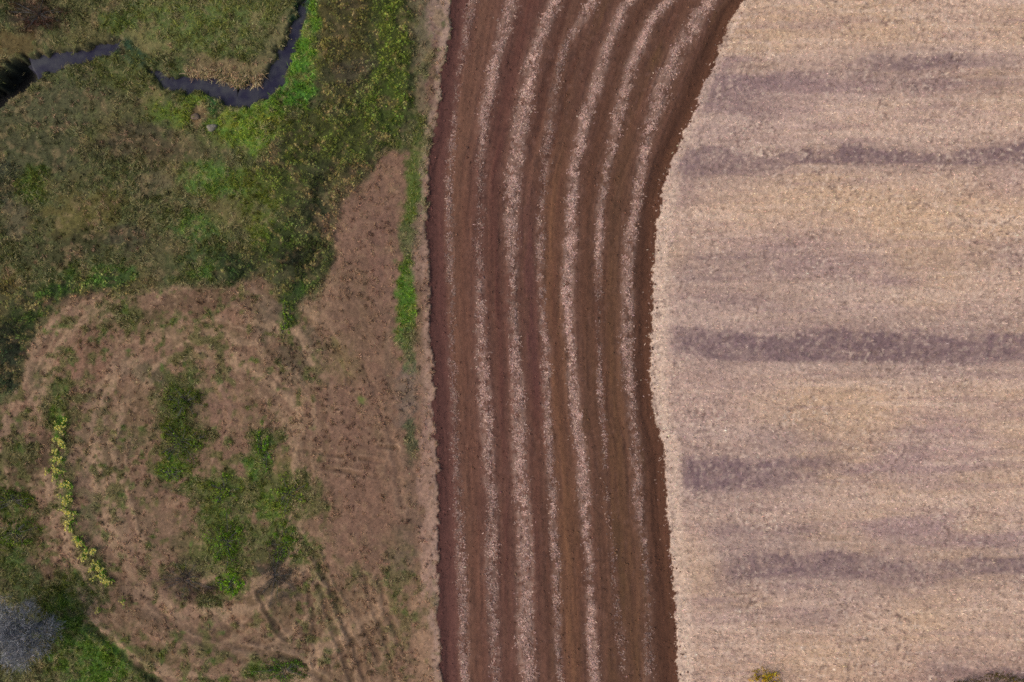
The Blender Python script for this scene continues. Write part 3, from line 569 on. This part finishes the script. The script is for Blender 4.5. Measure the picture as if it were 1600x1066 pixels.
# straw rows on the ploughed soil
for lab, row in ROWS:
    ys = np.array([p[1] for p in row], float); n = 23000
    py = rng.uniform(-160, 1226, n)
    xs = np.interp(py, ys, [p[0] for p in row]) + vnoise(py * .06, row[5][0] * .1 + 0 * py, 31) * 2.5
    hw = np.interp(py, ys, [p[2] for p in row]); de = np.interp(py, ys, [p[3] for p in row])
    px = xs + rng.normal(0, .5, n) * hw * (.85 + .35 * vnoise(py * .045, 0 * py + row[3][0], 35))
    x, y = wx(px), wy(py)
    cl = fbm(x * 2.5, y * 2.3, 81, 2) + .3 * fbm(x * .5, y * .5, 82, 2)
    keep = (rng.random(n) < de * np.clip(.62 + 1.25 * cl, .03, 1.2)) & (np.abs(y) < 42)
    f = fields(x[keep], y[keep]); x, y = x[keep][f['zone'] == 1], y[keep][f['zone'] == 1]; n = len(x)
    P = np.stack([x, y, ground_z(x, y) + rng.uniform(.0, .05, n)], -1)
    an = rng.uniform(0, 6.28, n); el = rng.normal(.12, .2, n)
    D = np.stack([np.cos(an) * np.cos(el), np.sin(an) * np.cos(el), np.sin(el)], -1)
    V, F, k = blades(P, D, rng.uniform(.09, .24, n), rng.uniform(.03, .07, n), .3, unit(np.cross(D, np.array([0, 0, 1.0]) + rng.normal(0, .3, (n, 3)))))
    base = alb('c8a899') + (alb('94786b') - alb('c6aa9b')) * rng.random((n, 1))
    dn = np.interp(533 - y / S, ys, [p[3] for p in row])[:, None] if n else 0
    base = base * (.55 + .5 * np.clip(dn, 0, 1)) * np.array([1.0, .98, .97]) * np.exp(.25 * fbm(x * 1.1, y * .9, 83, 2))[:, None]
    tag(mesh_obj('straw_row', V, F, M_straw, rep(jit(base * 1.05, .26, .04), k)), lab, 'straw row', 'straw rows on the ploughed soil')

# clods of turned soil, thickest along the edges of the ploughed strip
n = 90000
x = rng.uniform(-9, 26, n); y = rng.uniform(-42, 42, n); f = fields(x, y)
ed = np.minimum(np.abs(f['epx']), np.abs(f['lpx']))
keep = (np.abs(y) < 42) & (rng.random(n) < np.where(f['zone'] == 1, np.clip(.14 + .25 * fbm(x * .8, y * .5, 111, 3), .02, 1) + .5 * np.exp(-ed / 7), np.exp(-ed / 3.2) * .8))
x, y = x[keep], y[keep]; c = np.where((f['zone'][keep] == 1)[:, None], f['C'][keep], alb('5a3c31')); n = len(x)
sz = np.clip(rng.lognormal(-3.2, .5, n), .02, .11)
oc_ = np.array([[1, 0, 0], [-1, 0, 0], [0, 1, 0], [0, -1, 0], [0, 0, .75], [0, 0, -.5]], float)
a_ = rng.uniform(0, 6.28, n); ca, sa = np.cos(a_)[:, None], np.sin(a_)[:, None]
o_ = oc_[None] * (1 + rng.normal(0, .3, (n, 6, 3)))
V = np.stack([o_[..., 0] * ca - o_[..., 1] * sa, o_[..., 0] * sa + o_[..., 1] * ca, o_[..., 2]], -1) * sz[:, None, None] + np.stack([x, y, ground_z(x, y) + sz * .25], -1)[:, None]
F = (np.arange(n) * 6)[:, None, None] + np.array([[0, 2, 4], [2, 1, 4], [1, 3, 4], [3, 0, 4], [2, 0, 5], [1, 2, 5], [3, 1, 5], [0, 3, 5]])[None]
tag(mesh_obj('soil_clods', V.reshape(-1, 3), F.reshape(-1, 3), M_plough, rep(jit(c * 1.45, .22, .04), 6)), 'loose brown clods scattered over the ploughed soil', None, None, 'stuff')

# rough grass and dead grass on the left
n = 430000
x = rng.uniform(-58.4, -5.5, n); y = rng.uniform(-42.4, 42.4, n)
f = fields(x, y)
tuft = np.clip(.75 + .6 * fbm(x * 1.3, y * 1.3, 91, 2), .12, 1.1)
keep = (f['zone'] == 0) & (rng.random(n) < f['veg'] * tuft) & (np.abs(y) < 42.3) & (x > -58.3) & (f['wet'] > 0)
x, y = x[keep], y[keep]; c = f['C'][keep]; v = f['veg'][keep]; n = len(x)
flow = fbm(x * .15, y * .15, 95, 2) * 6
an = flow + rng.normal(0, .9, n); el = np.clip(rng.normal(.75, .3, n), .1, 1.4)
D = np.stack([np.cos(an) * np.cos(el), np.sin(an) * np.cos(el), np.sin(el)], -1)
P = np.stack([x, y, ground_z(x, y) - .02], -1)
L_ = rng.uniform(.16, .42, n) * (.45 + .65 * np.clip(v, 0, 1))
V, F, k = blades(P, D, L_, rng.uniform(.025, .06, n), rng.uniform(.4, 1.2, n))
dry = (rng.random(n) < .16)[:, None]
c = np.where(dry, c * .4 + alb('857b58') * .6, c)
tag(mesh_obj('grass', V, F, M_grass, rep(jit(warm(c) * VGAIN, .28, .08), k)), 'rough green and straw coloured grass on the left', None, None, 'stuff')

# tussocks: bunches of longer dry and green blades
n = 24000
x = rng.uniform(-58.4, -5.5, n); y = rng.uniform(-42.4, 42.4, n); f = fields(x, y)
tz = fbm(x * .4, y * .4, 98, 3)
keep = (f['zone'] == 0) & (np.abs(y) < 42) & (x > -58) & (f['wet'] > 1) & (f['bram'] < .5) & (rng.random(n) < np.clip(.32 + .6 * tz + .3 * (f['veg'] > .5), .04, 1))
x, y, c, v = x[keep], y[keep], f['C'][keep], f['veg'][keep]
rx_ = rng.uniform(292, 412, 110); ry_ = np.interp(rx_, [292, 330, 365, 395, 412], [122, 120, 132, 134, 120]) - np.abs(rng.normal(0, 7, 110))
x = np.concatenate([x, wx(rx_)]); y = np.concatenate([y, wy(ry_)]); c = np.concatenate([c, np.repeat(alb('a08768')[None], 110, 0)]); v = np.concatenate([v, np.full(110, 1.2)])
nb = 15; n = len(x)
size_ = rng.uniform(.5, 1.5, n) * (.5 + .5 * v)
tone = rng.random(n)
dryc = np.where((v < .45)[:, None], alb('93785f'), alb('857c58'))
c = np.where((tone < .5 - .3 * (c[:, 1] > c[:, 0] * 1.12))[:, None], c * .35 + dryc * .65, c * np.where(tone < .8, 1.1, .6)[:, None])
x, y, size_ = np.repeat(x, nb), np.repeat(y, nb), np.repeat(size_, nb); c = np.repeat(c, nb, 0); lean = np.repeat(fbm(x[::nb] * .15, y[::nb] * .15, 95, 2) * 6, nb); n = len(x)
x = x + rng.normal(0, .11, n) * size_; y = y + rng.normal(0, .11, n) * size_
an = np.where(rng.random(n) < .5, lean + rng.normal(0, .6, n), rng.uniform(0, 6.28, n)); el = np.clip(rng.normal(.8, .3, n), .15, 1.4)
D = np.stack([np.cos(an) * np.cos(el), np.sin(an) * np.cos(el), np.sin(el)], -1)
P = np.stack([x, y, ground_z(x, y) - .02], -1)
V, F, k = blades(P, D, rng.uniform(.3, .6, n) * size_, rng.uniform(.03, .065, n), rng.uniform(.5, 1.4, n))
tag(mesh_obj('tussock_grass', V, F, M_grass, rep(jit(warm(c) * 1.7, .24, .06), k)), 'bunches of dry and green tussock grass on the left', None, None, 'stuff')

# bramble thicket: leaf layers over a mounded canopy
n = 240000
x = rng.uniform(-56, -7, n); y = rng.uniform(-12, 41, n)
f = fields(x, y)
mound = .55 + .45 * fbm(x * .45, y * .45, 101, 3)
gap = fbm(x * 1.5, y * 1.5, 102, 3); clump = fbm(x * 2.3, y * 2.3, 103, 2); clump2 = fbm(x * 1.9, y * 1.9, 104, 2)
keep = (rng.random(n) < f['bram'] * np.clip(.62 + 1.3 * gap, .0, 1.0)) & (np.abs(y) < 42) & (x > -58)
x, y, c, m_, g_, bm, k1, k2 = x[keep], y[keep], f['C'][keep], mound[keep], gap[keep], f['bram'][keep], clump[keep], clump2[keep]; n = len(x)
hgt = np.clip(m_, .15, 1.2) * (.35 + .65 * bm) * (.75 + .35 * g_)
z = ground_z(x, y) + hgt * (1 - .5 * rng.random(n) ** 2.0)
N = np.stack([rng.normal(0, .55, n), rng.normal(0, .55, n), np.ones(n)], -1)
c = (c - alb('2a2418') * .25 * .8 * bm[:, None]) / (1 - .45 * .8 * bm[:, None] - .0)
c = np.clip(c, .012, .5)
c = c * np.exp(.45 * k1)[:, None]; c = c + (alb('7d6f4e') - c) * (sstep(.3, 1., k2) * .18)[:, None]
z = z + .18 * k1
V, F, k = leaves(np.stack([x, y, z], -1), N, rng.uniform(.12, .25, n))
tag(mesh_obj('bramble_thicket', V, F, M_leaf, rep(jit(c * 1.72 * np.array([1.06, 1.02, .88]), .28, .09), k)), 'dense dark green and brown bramble thicket', None, None, 'stuff')

# ------------------------------------------------------------------ bushes
def bush(px, py, rx, ry, h, colour, label, name='bush', cat='bush', nleaf=1400, size=(.08, .17), dead=False, group=None):
    x0, y0 = float(wx(px)), float(wy(py)); z0 = float(ground_z(np.array([x0]), np.array([y0]))[0])
    k_ = 1 - h * .5 / H
    x0 *= k_; y0 *= k_
    t = thing(name, label, cat, (x0, y0, z0), group)
    ax, ay = rx * S, ry * S
    lob = [(rng.normal(0, .58), rng.normal(0, .58), rng.uniform(.12, .40), rng.uniform(.3, 1.0)) for _ in range(24)]
    segs = []; P = []; N = []; Cc = []
    base = alb(colour)
    for lx, ly, lr, lh in lob:
        if math.hypot(lx, ly) > 1.25: lx *= .6; ly *= .6
        tip = np.array([lx * ax, ly * ay, h * lh * .8])
        mid = tip * np.array([.4, .4, .55]) + rng.normal(0, .06, 3)
        segs += [((0, 0, -.05), mid, .035, .022), (mid, tip, .022, .010)]
        for _ in range(3):
            e = tip + rng.normal(0, .3, 3) * np.array([ax, ay, h]) * lr
            e[2] = max(.08, e[2]); segs.append((mid * .4 + tip * .6, e, .012, .005))
        m = int(nleaf / 24 * (.5 + 2.0 * lr))
        d = unit(rng.normal(size=(m, 3))); r = rng.random((m, 1)) ** .4
        q = np.array([lx * ax, ly * ay, h * lh * .62]) + d * r * np.array([ax * lr, ay * lr, h * lh * .42])
        q[:, 2] = np.maximum(q[:, 2], .04)
        P.append(q); N.append(d * .6 + np.array([0, 0, 1.0]) + rng.normal(0, .4, (m, 3)))
        Cc.append(np.repeat((base * rng.uniform(.6, 1.35) * np.array([rng.uniform(.95, 1.2), 1, rng.uniform(.8, 1.1)]))[None], m, 0))
    P = np.concatenate(P); N = np.concatenate(N); Cc = np.concatenate(Cc)
    if not dead:
        V, F, k = leaves(P, N, rng.uniform(*size, len(P)))
        mesh_obj('foliage', V, F, M_leaf, rep(jit(Cc * np.array([1.2, 1.02, .78]) * 1.45, .42, .10), k), t)
        V, F = tubes(segs); mesh_obj('stems', V, F, M_bark, None, t)
    else:
        D = rng.normal(size=(len(P), 3)) + np.array([0, 0, .6]) + unit(P) * .8
        V, F, k = blades(P, D, rng.uniform(.15, .4, len(P)), rng.uniform(.012, .03, len(P)), .2)
        mesh_obj('twigs', V, F, M_twig, rep(jit(Cc * 1.5, .3, .05), k), t)
        V, F = tubes(segs); mesh_obj('stems', V, F, M_bark, None, t)
    return t

BUSHES = [
 (287, 628, 30, 32, 1.0, '3f5422', 'upper half of the dark green bush pair at the middle of the clearing'),
 (282, 690, 34, 34, 1.1, '41581f', 'larger lower bush of the dark green pair at the middle of the clearing'),
 (266, 738, 20, 13, .5, '4d6c26', 'low bright green shrub just below the dark bush pair'),
 (412, 700, 13, 32, .6, '43681f', 'narrow bright green bush right of the clearing middle'),
 (350, 768, 26, 22, .6, '4a6624', 'low round green shrub above the large green bush'),
 (352, 850, 30, 44, .9, '41611f', 'large tall green bush in the lower clearing'),
 (362, 912, 20, 16, .6, '527d20', 'small bright green bush between the two dark leafless heaps'),
 (452, 772, 28, 26, .6, '4d6326', 'loose green shrub at the right end of the clearing plants'),
 (445, 852, 26, 28, .7, '45631f', 'green bush just above the right leafless heap'),
 (445, 1048, 40, 18, .6, '36521f', 'wide dark green bush at the bottom edge of the clearing'),
 (24, 832, 34, 20, .8, '3d541e', 'dark green bush above the grey bare tree by the left edge'),
 (20, 784, 36, 20, .7, '3b4f1f', 'dark green bush at the left edge above another bush'),
 (448, 498, 10, 24, .5, '486524', 'small green tongue of bush below the bramble thicket'),
 (1202, 1063, 28, 15, 1.2, '8a8010', 'yellow green bush peeking in at the bottom of the stubble field'),
 (1552, 1078, 75, 22, 1.6, '3c3a1a', 'dark bush at the bottom right corner of the stubble field'),
]
for b in BUSHES:
    px, py, rx, ry, h, c_, lab = b
    bush(px, py, rx, ry, h * .75, c_, lab, nleaf=int(260 + rx * ry * 1.15), group='green bushes')
bush(290, 906, 34, 28, .6, '50443d', 'left of the two dark grey leafless bushes in the lower clearing', 'leafless_bush', 'dead bush', 1500, dead=True, group='dark leafless bushes')
bush(428, 902, 24, 42, .6, '50463d', 'right of the two dark grey leafless bushes in the lower clearing', 'leafless_bush', 'dead bush', 1500, dead=True, group='dark leafless bushes')
bush(58, 20, 44, 28, .9, '3d2a22', 'dark reddish brown leafless bush in the top left corner', 'leafless_bush', 'dead bush', 2000, dead=True)

# ------------------------------------------------------------------ grey bare tree
def bare_tree():
    px, py = 64, 974
    x0, y0 = float(wx(px)), float(wy(py)); z0 = float(ground_z(np.array([x0]), np.array([y0]))[0])
    t = thing('bare_tree', 'grey leafless tree with dense twiggy crown at the bottom left corner', 'tree', (x0, y0, z0))
    V, F = tubes([((0, 0, -.1), (.05, .03, .8), .26, .19), ((.05, .03, .8), (.0, .05, 1.5), .19, .16)], 9)
    mesh_obj('trunk', V, F, M_bark, None, t)
    limbs = []; tw = []
    def grow(p, d, l, r, lev):
        q = p + d * l
        (limbs if lev < 3 else tw).append((p, q, r, r * .68))
        if lev >= 4: return
        for _ in range([6, 5, 5, 5][lev]):
            nd = unit(d + rng.normal(0, .55, 3) + np.array([0, 0, .10]))
            f_ = rng.uniform(.5, 1.0)
            grow(p + (q - p) * f_, nd, l * rng.uniform(.55, .8), r * .6, lev + 1)
    for k in range(8):
        a = k * 2.4 + rng.uniform(-.3, .3); e = rng.uniform(.5, 1.2)
        grow(np.array([0, .05, 1.3]), np.array([math.cos(a) * math.cos(e), math.sin(a) * math.cos(e), math.sin(e)]), rng.uniform(1.6, 2.2), .10, 0)
    V, F = tubes(limbs, 5); mesh_obj('branches', V, F, M_limb, None, t)
    P = np.array([s[1] for s in tw]); D = np.array([s[1] - s[0] for s in tw])
    ok = P[:, 2] > 1.2; P, D = P[ok], D[ok]
    P2 = np.repeat(P, 3, 0) - .5 * np.repeat(D, 3, 0) * rng.random((len(P) * 3, 1)); D2 = unit(np.repeat(D, 3, 0)) + rng.normal(0, .5, (len(P) * 3, 3))
    gp = fbm(P2[:, 0] * .75, P2[:, 1] * .75 + P2[:, 2] * .3, 121, 3); ok = rng.random(len(P2)) < np.clip(.62 + 1.1 * gp, .04, 1); P2, D2 = P2[ok], D2[ok]
    n = len(P2)
    if n > 19000: s = rng.permutation(n)[:19000]; P2, D2 = P2[s], D2[s]; n = 19000
    V, F, k = blades(P2, D2, rng.uniform(.2, .5, n), rng.uniform(.012, .028, n), .1)
    cc = np.repeat(alb('6f7074')[None], n, 0)
    mesh_obj('crown', V, F, M_twig, rep(jit(cc * 1.6 * np.array([1.03, 1, .95]), .38, .03), k), t)
bare_tree()

# ------------------------------------------------------------------ row of yellow flowers
def flower_proto(kind):
    x = bpy.data.objects
    n = 16
    an = rng.uniform(0, 6.28, n); el = rng.uniform(.7, 1.3, n)
    D = np.stack([np.cos(an) * np.cos(el), np.sin(an) * np.cos(el), np.sin(el)], -1)
    P = rng.normal(0, .07, (n, 3)); P[:, 2] = 0
    V1, F1, k = blades(P, D, rng.uniform(.25, .4, n), rng.uniform(.03, .05, n), .8)
    C1 = rep(jit(np.repeat(alb('5f8a24')[None] * 1.5, n, 0), .2, .05), k)
    heads = []
    for i in range([10, 7, 5][kind]):
        V2 = []; F2 = []; C2 = []
        c = np.array([rng.normal(0, .13), rng.normal(0, .13), rng.uniform(.3, .42)])
        tilt = rng.normal(0, .35, 2); nrm = unit(np.array([tilt[0], tilt[1], 1.0])); u_ = unit(np.cross(nrm, [1, 0.2, 0])); v_ = np.cross(nrm, u_)
        r = rng.uniform(.065, .095)
        for j in range(12):                      # six petals
            rr = r if j % 2 == 0 else r * .5; a = j * math.pi / 6
            V2.append(c + (u_ * math.cos(a) + v_ * math.sin(a)) * rr + nrm * (.01 if j % 2 else 0)); C2.append(alb('e6e08a'))
        for j in range(6):                       # trumpet rising from the middle of the petals
            a = j * math.pi / 3
            V2.append(c + (u_ * math.cos(a) + v_ * math.sin(a)) * r * .28); V2.append(c + (u_ * math.cos(a) + v_ * math.sin(a)) * r * .42 + nrm * r * .8)
            C2 += [alb('cbbb4a')] * 2
        V2.append(c - nrm * .005); C2.append(alb('cbbb4a'))
        for j in range(12):
            a_ = 12 + 2 * ((j // 2) % 6); b_ = 12 + 2 * (((j + 1) // 2) % 6)
            F2.append((j, (j + 1) % 12, b_))
            if a_ != b_: F2.append((j, b_, a_))
        for j in range(6):
            q = [12 + 2 * j, 12 + 2 * ((j + 1) % 6), 12 + 2 * ((j + 1) % 6) + 1, 12 + 2 * j + 1]
            F2 += [(q[0], q[1], q[2]), (q[0], q[2], q[3]), (q[1], q[0], 24)]
        heads.append((np.array(V2), np.array(F2), np.array(C2)))
    return V1, F1, C1, heads
protos = []
def flower(px, py, kind, label, sc_=1.0):
    x0, y0 = float(wx(px)), float(wy(py)); z0 = float(ground_z(np.array([x0]), np.array([y0]))[0])
    t = thing('flower_clump', label, 'flowers', (x0, y0, z0), 'yellow flowers in a curving row')
    t.rotation_euler = (0, 0, rng.uniform(0, 6.28)); t.scale = (sc_, sc_, sc_)
    for nm, me in protos[kind]:
        o = bpy.data.objects.new(nm, me); COL.objects.link(o); o.parent = t
for k_ in range(3):
    V1, F1, C1, heads = flower_proto(k_)
    tmp = [mesh_obj('leaves', V1, F1, M_grass, C1)] + [mesh_obj('flower_head', a, b, M_petal, np.clip(c * 1.5, 0, .88)) for a, b, c in heads]
    protos.append([(o.name.split('.')[0], o.data) for o in tmp])
    for o in tmp: bpy.data.objects.remove(o)
LINE = [(97, 655), (95, 672), (90, 690), (92, 712), (88, 730), (96, 750), (101, 765), (104, 785), (108, 800), (112, 818), (122, 842), (132, 858), (142, 872), (152, 888), (162, 900), (168, 910)]
SHARED = 'small yellow flower clump in the long curving row beside the worn track'
tt = np.linspace(0, len(LINE) - 1, 64); tt = np.clip(tt + .45 * np.sin(tt * 5.2), 0, len(LINE) - 1)
for q in tt:
    x_ = np.interp(q, range(len(LINE)), [p[0] for p in LINE]); y_ = np.interp(q, range(len(LINE)), [p[1] for p in LINE])
    s_ = 8 if q < 8 else 6.5
    flower(x_ + 4 + rng.normal(0, s_ * .75), y_ + rng.normal(0, 3), int(rng.integers(0, 3)), SHARED, rng.uniform(.8, 1.5))
flower(157, 951, 1, 'lone pale flower clump farthest below the end of the curving row', 1.1)
flower(193, 938, 1, 'lone pale flower clump set right of the end of the curving row', 1.1)

# ------------------------------------------------------------------ stones by the stream
def stone(px, py, r, label, tint):
    x0, y0 = float(wx(px)), float(wy(py)); z0 = float(ground_z(np.array([x0]), np.array([y0]))[0])
    nu, nv = 14, 9; V = []; F = []
    for j in range(nv):
        th = math.pi * j / (nv - 1)
        for i in range(nu):
            ph = 2 * math.pi * i / nu
            d = np.array([math.sin(th) * math.cos(ph), math.sin(th) * math.sin(ph), math.cos(th)])
            k = 1 + .22 * math.sin(3.1 * d[0] + px) * math.cos(2.3 * d[1] + py) + .12 * math.sin(5 * d[1] + 4 * d[2] + px)
            V.append(d * k * r * np.array([1.1, .85, .6]))
    for j in range(nv - 1):
        for i in range(nu):
            F.append((j * nu + i, (j + 1) * nu + i, (j + 1) * nu + (i + 1) % nu, j * nu + (i + 1) % nu))
    o = mesh_obj('stone', np.array(V), np.array(F), tint, smooth=True, loc=(x0, y0, z0 + r * .25))
    tag(o, label, 'stone', 'stones by the stream')
M_stone_b = nmat('brown_stone', rough=.9, noise=[(6, 1, 1, .75, 1.25)], bump=(14, .6), base=(.14, .10, .07))
stone(332, 200, .40, 'pale grey stone in the grass below the stream bend', M_stone)
stone(306, 183, .34, 'brown stone in the grass up and left of the pale grey stone', M_stone_b)
stone(251, 126, .26, 'small pale stone at the water edge where the stream reappears', M_stone)
